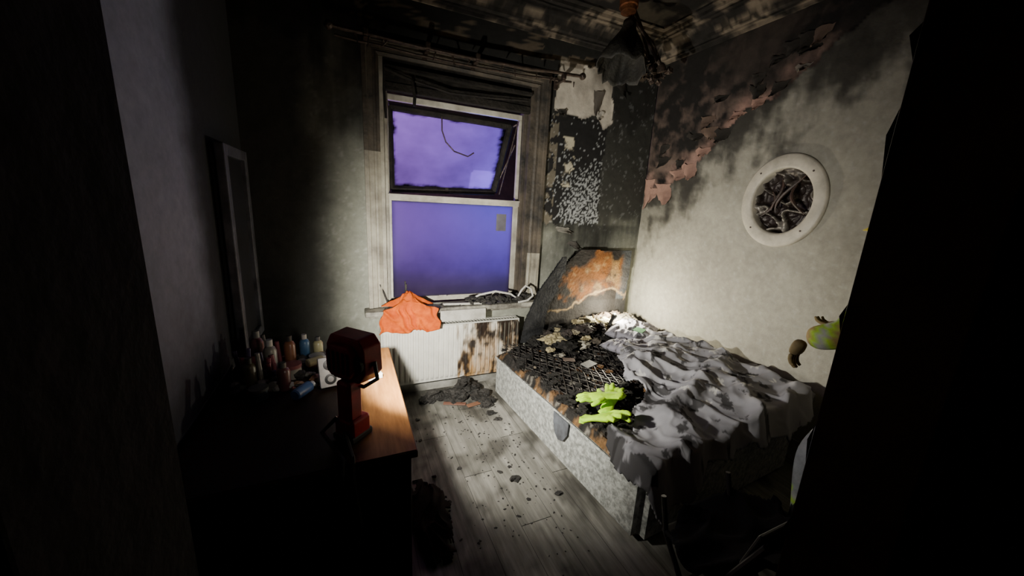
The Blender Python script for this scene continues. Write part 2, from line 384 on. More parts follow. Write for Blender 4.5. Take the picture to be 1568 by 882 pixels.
# ------------------------------------------------------------------ radiator
rad=empty("radiator")
RADM=mat("radiator_enamel",(1.05,1.05,1.05),(.92,.92,.92),scale=10,rough=.35,bump=.03,attr=True)
V=[];F=[];C=[]; xs=rng(.22,1.50,.0075); zs=rng(.13,.665,.02)
def radc(x,z):
    n=fr(x*9,z*2.2,61); n2=fr(x*14,z*14,62)
    c=(.72,.70,.64)
    s=ss(.90,1.0,x+.14*n)
    c=mixc(c,(.46,.27,.11),s*(.7+.8*n)); 
    c=mixc(c,(.03,.02,.015),s*ss(.25,.6,z+.5*n+.25*(n2)))
    c=mixc(c,(.05,.045,.04),ss(.3,.5,n2)*.5*s)
    return c
for z in zs:
    for x in xs:
        e=ss(.14,.18,z)*ss(.655,.62,z); ph=((x-.22)%.045)/.045
        d=.014*e*ss(.12,.3,ph)*ss(.98,.8,ph)
        V.append((x,3.08-d+.004,z)); C.append(mixc(radc(x,z),(.25,.24,.2),.5 if ph<.12 and e>.5 else 0))
n=len(xs)
for j in range(len(zs)-1):
    for i in range(n-1): F.append((j*n+i,j*n+i+1,(j+1)*n+i+1,(j+1)*n+i))
mesh("front_panel",V,F,RADM,False,C,rad)
b=B(); b.col=(.6,.59,.54)
b.bb(.215,.225,3.08,3.16,.13,.67,.002); b.bb(1.495,1.505,3.08,3.16,.13,.67,.002); b.bb(.22,1.5,3.15,3.16,.13,.66)
b.bb(.22,1.5,3.075,3.09,.66,.675,.003); b.bb(.22,1.5,3.15,3.165,.66,.675,.003)
for i in range(42): x=.24+i*.03; b.bb(x,x+.012,3.09,3.15,.662,.672)
b.tube([(.24,3.12,.17),(.18,3.12,.17),(.18,3.12,0)],.009,10); b.tube([(.18,3.12,.17),(.18,3.12,.24)],.016,12); b.tube([(1.48,3.12,.17),(1.54,3.12,.17),(1.54,3.12,0)],.009,10)
for x in (.4,1.3): b.bb(x,x+.03,3.16,3.197,.2,.6)
b.done("casing_and_valves",RADM,parent=rad,cols=True)
# ------------------------------------------------------------------ cloth helpers
def sheet(name,m,f,nx,ny,keep=None,thick=.006,sub=0,colf=None):
    V=[];F=[];C=[]
    for j in range(ny+1):
        for i in range(nx+1):
            p=f(i/nx,j/ny); V.append(p)
            if colf: C.append(colf(*p))
    for j in range(ny):
        for i in range(nx):
            if keep and not keep((i+.5)/nx,(j+.5)/ny): continue
            a=j*(nx+1)+i; F.append((a,a+1,a+nx+2,a+nx+1))
    o=mesh(name,V,F,m,True,C if colf else None)
    bm=bmesh.new(); bm.from_mesh(o.data); bmesh.ops.delete(bm,geom=[v for v in bm.verts if not v.link_faces],context='VERTS'); bm.to_mesh(o.data); bm.free()
    s=o.modifiers.new("s",'SOLIDIFY'); s.thickness=thick; s.offset=-1
    if sub: q=o.modifiers.new("u",'SUBSURF'); q.levels=sub; q.render_levels=sub
    return o
def wr(x,y,z=0,w=.13):
    """rounded wrinkle ridges 0..1"""
    wx=x+.5*noise.noise(Vector((x*.7,y*.7,z+5))); wy=y+.5*noise.noise(Vector((x*.7+9,y*.7,z+7)))
    n=noise.noise(Vector((wx,wy,z))); return math.exp(-(n/w)**2)
# ------------------------------------------------------------------ orange bag slumped on the sill, hanging down to the radiator
ORM=mat("orange_fabric",(.70,.125,.008),(.44,.06,.005),scale=12,rough=.8,bump=.25,spec=.2)
def orf(u,v):
    if v<.42:
        t=v/.42; wd=.50-.06*t
        x=.45+(u-.5)*wd+.01*math.sin(v*22+u*5)
        z=.665+.195*t+.014*math.sin(u*13)*(1-t)
        y=2.995-.030*wr(u*5+v*2,v*2.5,1,.15)+.018*t
        return (x,y,z)
    t=(v-.42)/.58; q=abs(u-.50)/.5
    wd=.44*(1-.55*math.sin(math.pi*min(1,t*1.1)))
    x=.45+(u-.5)*wd
    z=.860+.125*math.sin(math.pi*min(.93,.05+.75*t))*(1-q**1.3)+.02*wr(u*5,t*3,3,.15)*(1-q)
    y=3.013+.13*t
    return (x,y,z)
sheet("orange_hi_vis_bag",ORM,orf,60,44,None,.006)
b=B()
for i in range(55):
    x=U(1.0,1.60); b.blob((x,U(3.06,3.16),.845+U(0,.05)),(U(.01,.05),U(.01,.03),U(.008,.03)),i,.8,2)
for i in range(25):
    x=U(.72,1.0); b.blob((x,U(3.07,3.16),.842),(U(.006,.02),U(.006,.015),U(.004,.01)),i,.8,1)
b.tube([(.30,3.18,.84),(.27,3.18,.93),(.23,3.18,1.04)],.008,6); b.tube([(.44,3.18,.84),(.435,3.18,1.06)],.006,6); b.box((.44,3.18,.99),(.018,.018,.09),None,.003)
b.done("burnt_sill_debris",CHAR)
b=B(); b.box((.92,3.03,.765),(.42,.02,.10),RX(-3),.006); b.box((.93,3.10,.85),(.36,.05,.02),RX(-8)@RY(2),.004)
o=b.done("white_plastic_tray",mat("white_plastic_smoked",(.62,.6,.55),(.36,.34,.3),scale=7,rough=.4))
b=B(); b.tube([(1.0,3.13,.87),(1.1,3.12,.92),(1.25,3.10,.95),(1.4,3.09,.92),(1.46,3.07,.88),(1.50,3.06,.96),(1.54,3.06,1.0),(1.60,3.06,.97),(1.62,3.05,.90),(1.56,3.04,.86),(1.46,3.03,.85)],.010,8)
b.done("white_cable",mat("white_pvc",(.75,.73,.68),(.5,.48,.44),rough=.4))
# ------------------------------------------------------------------ headboard
HBM=mat("headboard_burnt_board",(1.1,1.1,1.1),(.6,.6,.6),scale=9,rough=.75,bump=.4,attr=True,spec=.2)
def panel(name,poly,y,lean,th,colf,n=70):
    xs_=[p[0] for p in poly]; zs_=[p[1] for p in poly]; x0,x1,z0,z1=min(xs_),max(xs_),min(zs_),max(zs_)
    V=[];F=[];C=[]
    for j in range(n+1):
        for i in range(n+1):
            x=x0+(x1-x0)*i/n; z=z0+(z1-z0)*j/n
            V.append((x,y+lean*(z-z0)+.004*fr(x*6,z*6,3),z)); C.append(colf(x,z))
    for j in range(n):
        for i in range(n):
            x=x0+(x1-x0)*(i+.5)/n; z=z0+(z1-z0)*(j+.5)/n
            if inpoly(x,z,poly): a=j*(n+1)+i; F.append((a,a+1,a+n+2,a+n+1))
    o=mesh(name,V,F,HBM,False,C)
    bm=bmesh.new(); bm.from_mesh(o.data); bmesh.ops.delete(bm,geom=[v for v in bm.verts if not v.link_faces],context='VERTS'); bm.to_mesh(o.data); bm.free()
    s=o.modifiers.new("s",'SOLIDIFY'); s.thickness=th; s.offset=-1
    return o
hb=empty("headboard")
def hbc(x,z):
    n=fr(x*3,z*3,71); n2=fr(x*9,z*9,73)
    c=mixc((.15,.055,.012),(.07,.04,.025),ss(-.2,.4,n+.4*n2))
    c=mixc(c,(.27,.17,.07),ss(.1,.5,n2+.6*ss(2.5,2.7,x))*.6)
    d=((x-2.40)/.40)**2+((z-1.05)/.26)**2
    k=ss(.6,1.2,d+.9*n+.5*n2)
    c=mixc(c,(.018,.015,.013),k)
    if x>2.66: c=mixc(c,(.07,.075,.08),ss(2.66,2.72,x+.06*n)*.9)
    e=ss(.03,.0,abs(z-.80-.12*n-.10*(x-2.1)))*ss(1.75,1.9,x)
    if z<.80: c=mixc(c,(.025,.022,.02),.85)
    c=mixc(c,(.35,.24,.12),e*.75)
    return c
o=panel("main_panel",[(1.60,.38),(1.65,.66),(1.76,.86),(1.90,1.08),(2.05,1.26),(2.17,1.345),(2.82,1.33),(2.80,.38)],3.075,.012,.035,hbc,90); o.parent=hb
o=panel("split_panel",[(1.50,.44),(1.53,.68),(1.64,.95),(1.78,1.15),(1.87,1.285),(1.915,1.29),(1.91,1.16),(1.84,1.02),(1.86,.97),(1.76,.80),(1.72,.44)],3.00,-.05,.022,lambda x,z:mixc((.010,.010,.011),(.032,.032,.034),.5+fr(x*6,z*6,77)),70); o.parent=hb
# ------------------------------------------------------------------ bed
BA=math.radians(4.1)
def bw(u,v,z): return Vector((1.33+u*math.cos(BA)-v*math.sin(BA),1.14+u*math.sin(BA)+v*math.cos(BA),z))
BW,BL=1.5,1.80
bed=empty("divan_bed")
VEL=mat("crushed_velvet",(.50,.51,.48),(.19,.195,.18),scale=30,rough=.5,bump=.5,bscale=40,lo=.38,hi=.60,rough2=.7)
VEL.node_tree.nodes["Principled BSDF"].inputs["Sheen Weight"].default_value=.3
bm=bmesh.new(); bmesh.ops.create_cube(bm,size=1); bmesh.ops.scale(bm,vec=(BW,BL,.33),verts=bm.verts)
ve=[e for e in bm.edges if abs(e.verts[0].co.z-e.verts[1].co.z)>.1]
bmesh.ops.bevel(bm,geom=ve,offset=.05,segments=5,affect='EDGES')
bmesh.ops.translate(bm,vec=(BW/2,BL/2,.205),verts=bm.verts)
me=bpy.data.meshes.new("base"); 
for v in bm.verts: v.co=bw(v.co.x,v.co.y,v.co.z)
bm.to_mesh(me); bm.free(); o=bpy.data.objects.new("base",me); COL.objects.link(o); me.materials.append(VEL); o.parent=bed; autosmooth(o)
b=B()
for u,v in ((.08,.08),(BW-.08,.08),(.08,BL-.08),(BW-.08,BL-.08),(.08,BL/2)): 
    p=bw(u,v,0); b.lathe(p,(0,0,1),[(0,.03),(.025,.034),(.045,.02)],12)
b.done("feet",METALD,parent=bed)
b=B(); b.tube([bw(.0,BL-.02,.37),bw(-.003,.05,.37),bw(.02,.015,.37),bw(.05,-.003,.37),bw(BW-.05,-.003,.37)],.008,8); b.done("piping",VEL,parent=bed)
MAT=mat("mattress_remains",(1.1,1.1,1.1),(.5,.5,.5),scale=30,rough=.85,bump=.8,bscale=50,attr=True,spec=.3)
def mf(s,t):
    u=.01+(BW-.02)*s; v=.01+(BL-.02)*t
    e=ss(0,.05,min(u,BW-u,v,BL-v))
    z=.37+e*(.05+.03*fr(u*6,v*6,81)+.02*abs(fr(u*18,v*18,82)))+.05*e*ss(.6,1.2,u)
    return bw(u,v,z)
def mc(x,y,z):
    n=fr(x*7,y*7,84); n2=fr(x*20,y*20,85)
    c=mixc((.012,.011,.010),(.035,.03,.026),.5+n2)
    c=mixc(c,(.18,.08,.03),ss(.34,.5,n)*.5)
    edge=ss(.10,.0,x-(1.33-(y-1.14)*.072)); c=mixc(c,(.30,.16,.06),edge*ss(.0,.25,n)*.7)
    c=mixc(c,(.34,.31,.26),ss(.45,.55,n2)*.6)
    return c
V=[];F=[];C=[];n=110
for j in range(n+1):
    for i in range(n+1):
        p=mf(i/n,j/n); V.append(p); C.append(mc(*p))
for j in range(n):
    for i in range(n): a=j*(n+1)+i; F.append((a,a+1,a+n+2,a+n+1))
mesh("burnt_mattress",V,F,MAT,False,C,bed)
b=B()
def sp(u,v): return bw(u,v,.466+.018*math.sin(u*9+v*4)+.012*fr(u*5,v*5,88)+.05*ss(.6,1.2,u))
for k in range(-16,30):
    for sgn in (1,-1):
        pts=[]
        for i in range(0,40):
            t=i/39
            v=.75+1.03*t; u=(k*.065)+ (sgn*(v-.75)*.55 if sgn>0 else .57-(v-.75)*.55)
            hi=.80+.25*ss(1.0,1.6,v)
            if .05<u<hi: pts.append(sp(u,v)+Vector((0,0,.004*sgn)))
            else:
                if len(pts)>2: b.tube(pts,.0038,4)
                pts=[]
        if len(pts)>2: b.tube(pts,.0038,4)
b.done("spring_wires",mat("burnt_steel_wire",(.04,.036,.032),(.09,.08,.075),scale=20,rough=.5,metal=.5,bump=0),parent=bed)
b=B()
for i in range(280):
    u=U(.03,1.1); v=U(.55,BL-.05)
    if u>.25+.6*ss(.4,1.1,v): 
        if R()<.55: continue
    s=U(.006,.032); cc=random.choice([(.02,.018,.016)]*16+[(.16,.08,.03),(.25,.2,.14),(.42,.38,.31)])
    b.blob(bw(u,v,.45+U(0,.03)+.05*ss(.6,1.2,u)),(s*U(.6,1.8),s,s*.4),i,.9,2,col=cc)
for i in range(75):
    u=U(.35,1.15); v=U(1.42,1.76); s=U(.02,.07)
    cc=random.choice([(.02,.018,.016)]*7+[(.05,.04,.035),(.45,.38,.22),(.3,.26,.18)])
    b.blob(bw(u,v,.50+U(0,.20)*math.exp(-((u-.8)/.35)**2)),(s*U(.7,1.5),s,s*.6),i,.8,3,col=cc)
b.done("charred_lumps",MAT,parent=bed,cols=True)
# ------------------------------------------------------------------ duvet
DUM=mat("grey_duvet",(1.04,1.04,1.04),(.92,.92,.93),scale=5,rough=.9,bump=.06,bscale=140,attr=True,spec=.2)
DP=[(1.27,1.42),(1.25,1.04),(1.38,.98),(1.60,1.02),(1.75,1.09),(2.1,1.10),(2.5,1.08),(2.8,1.12),(2.955,1.25),(2.96,2.0),(2.95,2.35),(2.6,2.55),(2.35,2.40),(2.18,2.28),(1.95,2.16),(1.86,1.96),(1.78,1.86),(1.84,1.70),(1.66,1.58),(1.50,1.44)]
DX0,DX1,DY0,DY1=1.2,2.97,.93,2.6
def toloc(x,y):
    dx,dy=x-1.33,y-1.14; return dx*math.cos(BA)+dy*math.sin(BA),-dx*math.sin(BA)+dy*math.cos(BA)
def duz(x,y):
    u,v=toloc(x,y)
    base=.49+.08*ss(.2,1.0,u)+.04*ss(1.0,1.5,u)*ss(1.4,.6,v)
    a=x*.8+y*.6; c=-x*.6+y*.8
    am=.6+.4*ss(.1,.5,v)
    r=.055*wr(a*1.5,c*3.0,1,.18)+am*(.032*wr(a*5.0,c*2.8,4,.16)+.014*wr(a*9,c*7,8,.17))+.035*noise.noise(Vector((x*2.4,y*2.4,3)))
    z=base+r
    z+=.07*math.exp(-((x-2.05)/.28)**2-((y-1.98)/.16)**2)
    out=max(-u,-v,0)
    if out>0: z-= out*1.6+.02*ss(0,.03,out)
    if u>1.5: z-=.6*(u-1.5)
    return z
def duf(s,t):
    x=DX0+(DX1-DX0)*s; y=DY0+(DY1-DY0)*t
    wx=x+.02*fr(x*6,y*6,92,3); wy=y+.02*fr(x*6,y*6,95,3)
    u,v=toloc(x,y); z=duz(x,y)
    if v<0: wy=y*.5+(1.14+(x-1.33)*.07)*.5-.015+.015*math.sin(x*22)
    if u<0: wx=x*.4+(1.33-(y-1.14)*.07)*.6-.01
    return Vector((min(wx,2.968),wy,z))
def starmask(x,y):
    a=x*.9+y*.43; b_=-x*.43+y*.9; g=.15
    i,j=math.floor(a/g),math.floor(b_/g); fx=(a/g-i-.5)*g; fy=(b_/g-j-.5)*g
    hsh=math.sin(i*12.9898+j*78.233)*43758.5453; hsh-=math.floor(hsh)
    if hsh<.4: return 0
    r=math.hypot(fx,fy); th=math.atan2(fy,fx)+hsh*6
    return 1 if r<.026+.013*math.cos(5*th) else 0
def duc(x,y,z):
    n=fr(x*3,y*3,97); n2=fr(x*8,y*8,99)
    c=mixc((.36,.35,.375),(.27,.265,.285),.5+n)
    if x>1.7 and 1.4<y<2.3 and starmask(x,y): c=(.62,.60,.57)
    c=mixc(c,(.025,.023,.022),ss(.30,.42,n2+.2*n)*.85)
    if x<1.80 and y>1.35: c=mixc(c,(.03,.028,.028),ss(.05,.25,n+.3*n2+.2*ss(1.4,1.7,y))*.9)
    return c
def dk(s,t):
    x=DX0+(DX1-DX0)*s; y=DY0+(DY1-DY0)*t
    return inpoly(x+.03*fr(x*5,y*5,90),y+.03*fr(x*5,y*5,91),DP)
o=sheet("grey_star_duvet",DUM,duf,210,190,dk,.012,0,duc)
PIL=mat("grey_pillow_fabric",(1.05,1.05,1.05),(.88,.88,.9),scale=8,rough=.85,bump=.1,bscale=80,attr=True,spec=.2)
def pillow(name,c,sx,sy,sz,rot,col,seed):
    V=[];F=[];C=[];n=40
    for sgn in (1,-1):
        for j in range(n+1):
            for i in range(n+1):
                a=i/n*2-1; b_=j/n*2-1
                hh=((1-a**4)*(1-b_**4))**.5
                pinch=1-.08*(1-abs(b_))*abs(a)**3
                p=Vector((a*sx*pinch,b_*sy,sgn*sz*hh*(1+.3*noise.noise(Vector((a*2+seed,b_*2,0))))+ (.35*sz*wr(a*3+seed,b_*3,2) if sgn>0 else 0)*hh))
                V.append(rot@p+Vector(c)); q=fr(a*3+seed,b_*3,5)
                C.append(mixc(col,(.04,.035,.03),ss(.2,.45,q)*.85))
    for s_ in range(2):
        o0=s_*(n+1)**2
        for j in range(n):
            for i in range(n):
                a=o0+j*(n+1)+i; f=(a,a+1,a+n+2,a+n+1); F.append(f if s_==0 else f[::-1])
    return mesh(name,V,F,PIL,True,C,bed)
pillow("pillow_large",(2.57,2.66,.58),.30,.20,.055,RZ(35)@RX(4),(.30,.29,.33),1)
pillow("pillow_flat",(2.33,2.43,.545),.24,.15,.045,RZ(10)@RX(-4),(.27,.26,.30),4)
pillow("pillow_scorched",(2.66,2.90,.60),.16,.10,.05,RZ(-10)@RX(20),(.20,.18,.14),7)
b=B()
for i,(x,y,z,s) in enumerate([(2.15,2.82,.56,.07),(2.28,2.80,.57,.08),(2.05,2.78,.54,.06),(2.38,2.90,.62,.06),(2.2,2.92,.64,.06),(1.95,2.62,.52,.05),(2.12,2.66,.52,.05)]):
    b.blob((x,y,z),(s*1.3,s,s*.7),i+5,.6,3,4,col=random.choice([(.60,.55,.36),(.55,.52,.42),(.12,.1,.08)]))
for i,(x,y,z,s) in enumerate([(2.45,2.97,.70,.05),(2.60,2.97,.70,.05),(2.35,2.97,.68,.05),(2.72,2.95,.66,.06)]):
    b.blob((x,y,z-.04),(s*1.3,s*.8,s*.8),i+25,.7,3,4,col=random.choice([(.14,.10,.07),(.05,.04,.035),(.25,.2,.14)]))
b.done("scorched_foam_pieces",MAT,True,parent=bed,cols=True)
b=B(); b.box((1.78,2.28,.50),(.13,.08,.008),RZ(20)@RX(6),.001,col=(.16,.16,.15)); b.box((1.66,2.40,.505),(.10,.06,.006),RZ(-25),.001,col=(.14,.10,.08)); b.box((2.50,2.50,.655),(.13,.09,.006),RZ(30)@RX(5),.001,col=(.10,.28,.12))
b.done("charred_magazines",ATTR,parent=bed,cols=True)
# hi-vis gloves
HV=mat("hi_vis_yellow",(.55,.90,.02),(.38,.68,.015),scale=14,rough=.7,bump=.2,spec=.2)
def glove(name,c,rz,sc,tilt,curl):
    b=B(); Rm=RZ(rz)@RX(tilt)
    def T(p): return Vector(c)+Rm@(Vector(p)*sc)
    pts=[(0,-.10,0),(0,-.05,.005),(0,0,.008),(0,.05,.006),(0,.085,0)]; rr=[.036,.032,.042,.046,.03]
    vs=[];fs=[];nn=14
    for k,(p,r) in enumerate(zip(pts,rr)):
        for q in range(nn):
            t=2*math.pi*q/nn; vs.append(T((p[0]+math.cos(t)*r,p[1],p[2]+math.sin(t)*r*.42)))
    for k in range(4):
        for q in range(nn): fs.append((k*nn+q,k*nn+(q+1)%nn,(k+1)*nn+(q+1)%nn,(k+1)*nn+q))
    fs.append(tuple(range(nn))); fs.append(tuple(4*nn+q for q in range(nn))); b.add(vs,fs)
    for k,(x,l,a) in enumerate([(-.033,.07,-14),(-.011,.085,-4),(.012,.08,5),(.032,.062,16)]):
        d=Vector((math.sin(math.radians(a)),math.cos(math.radians(a)),0))
        P0=Vector((x,.06,.004)); cu=curl[k]
        P=[P0,P0+d*l*.45+Vector((0,0,.008+cu*.3)),P0+d*l*.8+Vector((0,0,cu*.6)),P0+d*l*1.0+Vector((0,0,cu-.012))]
        b.tube([T(p) for p in P],[.0135*sc,.0135*sc,.0125*sc,.008*sc],8)
    P=[Vector((-.035,-.01,.004)),Vector((-.065,.02,.01)),Vector((-.078,.05,.004)),Vector((-.08,.065,0))]
    b.tube([T(p) for p in P],[.015*sc,.015*sc,.013*sc,.009*sc],8)
    b.blob(T((0,-.11,0)),(.042*sc,.025*sc,.02*sc),rz,.4,2)
    o=b.done(name,HV,True); md=o.modifiers.new("r",'REMESH'); md.mode='VOXEL'; md.voxel_size=.006; md.use_smooth_shade=True
    return o
glove("hi_vis_glove",(1.55,1.72,.525),-50,1.2,6,(.01,.02,-.01,.015))
glove("hi_vis_glove",(1.38,1.58,.500),190,1.35,30,(.01,-.01,.02,.01))
glove("hi_vis_glove",(1.45,1.70,.57),60,1.1,-12,(.02,.01,.015,-.01))
b=B(); poly=[(0,0),(.17,.0),(.165,-.09),(.13,-.15),(.08,-.17),(.035,-.14),(.008,-.08)]
b.prism(poly,lambda a,c:bw(-.012-.006*math.sin(a*20),.80-a,.372+c),lambda a,c:bw(-.02-.006*math.sin(a*20),.80-a,.372+c)); b.done("scorched_fabric_flap",mat("scorched_blue_cloth",(.12,.13,.15),(.05,.05,.055),rough=.7),parent=bed)
# ------------------------------------------------------------------ torch lying at the head of the bed (lit)
tb=Vector((2.46,2.82,.71)); td=Vector((.72,.4,.45)).normalized()
b=B(); b.lathe(tb-td*.16,td,[(0,.012),(.005,.017),(.09,.017),(.10,.02),(.125,.028),(.15,.030),(.155,.027)],18); o=b.done("flashlight",mat("torch_body",(.02,.02,.02),(.04,.04,.04),rough=.35),True)
# ------------------------------------------------------------------ porthole vent
pv=empty("porthole_vent")
def ell(a,b_,x,n=72): return [Vector((x,PC[0]+a*math.cos(2*math.pi*k/n),PC[1]+b_*math.sin(2*math.pi*k/n))) for k in range(n)]
n=72; rings=[(.208,.238,XR+.10),(.208,.238,XR-.012),(.214,.244,XR-.024),(.228,.258,XR-.030),(.285,.328,XR-.026),(.297,.340,XR-.018),(.300,.344,XR-.004),(.300,.344,XR+.004)]
V=[];F=[]
for a,c,x in rings: V+=ell(a,c,x)
for i in range(len(rings)-1):
    for k in range(n): F.append((i*n+k,i*n+(k+1)%n,(i+1)*n+(k+1)%n,(i+1)*n+k))
mesh("ring",V,F,mat("smoked_white_plastic",(.58,.53,.44),(.38,.35,.29),scale=7,rough=.5,bump=.1),True,None,pv)
b=B()
for k in range(4):
    t=2*math.pi*(k+.5)/4; b.lathe((XR-.026,PC[0]+.255*math.cos(t),PC[1]+.293*math.sin(t)),(-1,0,0),[(0,.007),(.004,.007),(.005,.003)],10)
b.done("screws",METALD,parent=pv)
V=[];F=[];C=[]; nr=40; na=110
for i in range(nr+1):
    for k in range(na):
        r=i/nr; t=2*math.pi*k/na; y=r*.21*math.cos(t); z=r*.24*math.sin(t)
        q=wr(y*4+z*6+1,z*9-y*5,2,.14); q2=wr(y*20,z*20,6,.15)
        d=.06*q+.010*q2
        V.append((XR+.07-d,PC[0]+y,PC[1]+z)); C.append(mixc((.03,.02,.017),(.50,.46,.40),ss(.4,1.0,q)*(.5+.5*q2)*(.25+.75*ss(.1,-.12,z+.05*y))))
for i in range(nr):
    for k in range(na): F.append((i*na+k,i*na+(k+1)%na,(i+1)*na+(k+1)%na,(i+1)*na+k))
mesh("crumpled_duct_liner",V,F,mat("foil",(1,1,1),(.7,.7,.7),scale=12,rough=.4,metal=.3,attr=True,bump=.3),True,C,pv)
b=B()
for k,(yy,zz,ln,tw) in enumerate([(-.13,.02,.22,.5),(-.05,.06,.26,-.4),(.05,.05,.24,.6),(.12,-.03,.2,-.3)]):
    pts=[(XR+.0-.012*math.sin(t*3+k),PC[0]+yy+.06*math.sin(t*3.0+k)+tw*(t-.5)*.15,PC[1]+zz+(t-.5)*ln) for t in [i/14 for i in range(15)]]
    b.tube(pts,[.012*math.sin(math.pi*(.1+.8*i/14)) for i in range(15)],6)
b.done("duct_coils",mat("burnt_hose",(.02,.015,.012),(.07,.035,.025),scale=12,rough=.5),parent=pv)
# ------------------------------------------------------------------ peeling wallpaper flaps
def flap(b,pos3,w,l,curl,col,sl=0):
    nu,nv=6,9; V=[];F=[]
    for j in range(nv+1):
        t=j/nv
        for i in range(nu+1):
            s=i/nu-.5; ww=w*(1-.75*t**1.3)*(1+.35*fr(t*4,w*80,s,3))
            a=s*ww+sl*t; off=.006+curl*t*t+.01*math.sin(s*4+t*3); V.append(pos3(a,-l*t*(1-.25*t)+.015*fr(s*5,t*5,w*50),off))
    for j in range(nv):
        for i in range(nu): k=j*(nu+1)+i; F.append((k,k+1,k+nu+2,k+nu+1))
    b.add(V,F,col)
PK=(.40,.24,.19); GY=(.22,.19,.16); DK=(.04,.035,.03)
b=B()
for (y,w,l,cu,c,sl) in [(3.13,.12,.42,.05,PK,0),(3.05,.12,.20,.04,PK,.02),(2.93,.22,.28,.06,PK,-.09),(2.78,.20,.14,.05,PK,-.06),(2.64,.18,.20,.07,PK,-.05),(2.5,.18,.10,.04,PK,.03),(2.34,.18,.16,.07,DK,.02),(2.22,.14,.10,.06,PK,.05),(2.08,.12,.12,.06,PK,0),(1.93,.12,.14,.07,DK,.03),(1.80,.10,.07,.05,GY,0)]:
    z=pw(PL,y)+.05; flap(b,lambda a,d,off,y=y,z=z:(XR-off,min(y+a,3.19),z+d),w,l,cu,c,sl)
for i in range(14):
    y=U(1.6,3.1); z=min(pw(PL,y)+U(.1,.5),3.1); flap(b,lambda a,d,off,y=y,z=z:(XR-off,min(y+a,3.19),z+d),U(.08,.18),U(.08,.18),U(.03,.07),random.choice([DK,DK,(.10,.07,.055),(.16,.11,.085)]),U(-.05,.05))
b.done("peeling_wallpaper",PAINT,True,parent=wall_right,cols=True)
b=B()
for (x,z,w,l,cu,c,sl) in [(2.27,2.86,.10,.32,.05,(.14,.12,.1),-.05),(2.30,2.68,.09,.12,.04,(.5,.46,.4),-.02),(2.5,3.05,.14,.3,.06,DK,.05),(1.95,1.56,.2,.08,.05,(.3,.28,.24),.1),(1.87,2.64,.1,.08,.03,DK,0),(2.1,1.42,.14,.12,.06,(.10,.09,.08),.08)]:
    flap(b,lambda a,d,off,x=x,z=z:(x+a,YB-off,z+d),w,l,cu,c,sl)
b.done("peeling_wallpaper_strips",PAINT,True,parent=wall_back,cols=True)
# ------------------------------------------------------------------ burnt ceiling light fitting
cl=empty("ceiling_light")
b=B(); cxl,cyl=2.10,2.66
b.lathe((cxl,cyl,H),(0,0,-1),[(0,.075),(.02,.075),(.035,.055),(.05,.02),(.055,.02)],24)
b.lathe((cxl-.03,cyl-.02,3.40),(-.05,-.1,-1),[(0,.05),(.01,.062),(.05,.064),(.055,.072),(.11,.072),(.115,.062),(.145,.058),(.15,.04)],24)
o=b.done("copper_body",mat("copper_heat_tinted",(.45,.17,.07),(.08,.035,.02),scale=14,rough=.45,metal=.7,bump=.3),True,parent=cl); autosmooth(o,30)
b=B(); b.tube([(cxl,cyl,3.40),(cxl+.02,cyl,3.25),(cxl+.03,cyl,3.08)],.012,10)
for (dx,dy,z0,z1,l) in [(.30,.05,3.34,3.02,0),(.36,-.03,3.26,2.95,0),(.22,.10,3.32,2.90,0),(.40,.05,3.10,2.93,0)]:
    b.tube([(cxl+.02,cyl,z0),(cxl+dx*.5,cyl+dy*.5,(z0+z1)/2+.04),(cxl+dx,cyl+dy,z1)],.014,8)
    b.lathe((cxl+dx,cyl+dy,z1+.03),(.3,0,-1),[(0,.012),(.02,.03),(.07,.042),(.075,.03)],14)
b.tube([(cxl+.12,cyl,3.2),(cxl+.28,cyl,3.12),(cxl+.42,cyl+.03,3.00)],.008,6)
for i in range(16): b.blob((cxl+U(.1,.45),cyl+U(-.05,.08),U(2.84,3.0)),(U(.01,.04),.02,U(.01,.03)),i,.8,2)
b.done("arms",METALD,parent=cl)
V=[];F=[]; nn=36; axd=Vector((-.25,-.20,-1)).normalized(); e1=axd.orthogonal().normalized(); e2=axd.cross(e1); bc=Vector((cxl-.0,cyl-.02,3.20))
for j in range(13):
    t=j/12; r=.05+.135*ss(0,1,t)
    for k in range(nn):
        th=2*math.pi*k/nn; rr=r*(1+.10*fr(math.cos(th)*2,math.sin(th)*2,t,3)*t*2); V.append(bc+axd*(.40*t+.05*fr(math.cos(th)*3,math.sin(th)*3,2)*t)+(e1*math.cos(th)+e2*math.sin(th))*rr)
for j in range(12):
    for k in range(nn): F.append((j*nn+k,j*nn+(k+1)%nn,(j+1)*nn+(k+1)%nn,(j+1)*nn+k))
o=mesh("collapsed_shade",V,F,mat("scorched_shade",(.020,.019,.017),(.06,.055,.045),scale=5,rough=.6,bump=.4,spec=.3),True,None,cl); s=o.modifiers.new("s",'SOLIDIFY'); s.thickness=.004
# ------------------------------------------------------------------ desk
desk=empty("desk")
WD=mat("orange_varnished_pine",(1.1,1.1,1.1),(.65,.6,.55),scale=4,rough=.5,bump=.05,stretch=(8,1,8),spec=.3,attr=True)
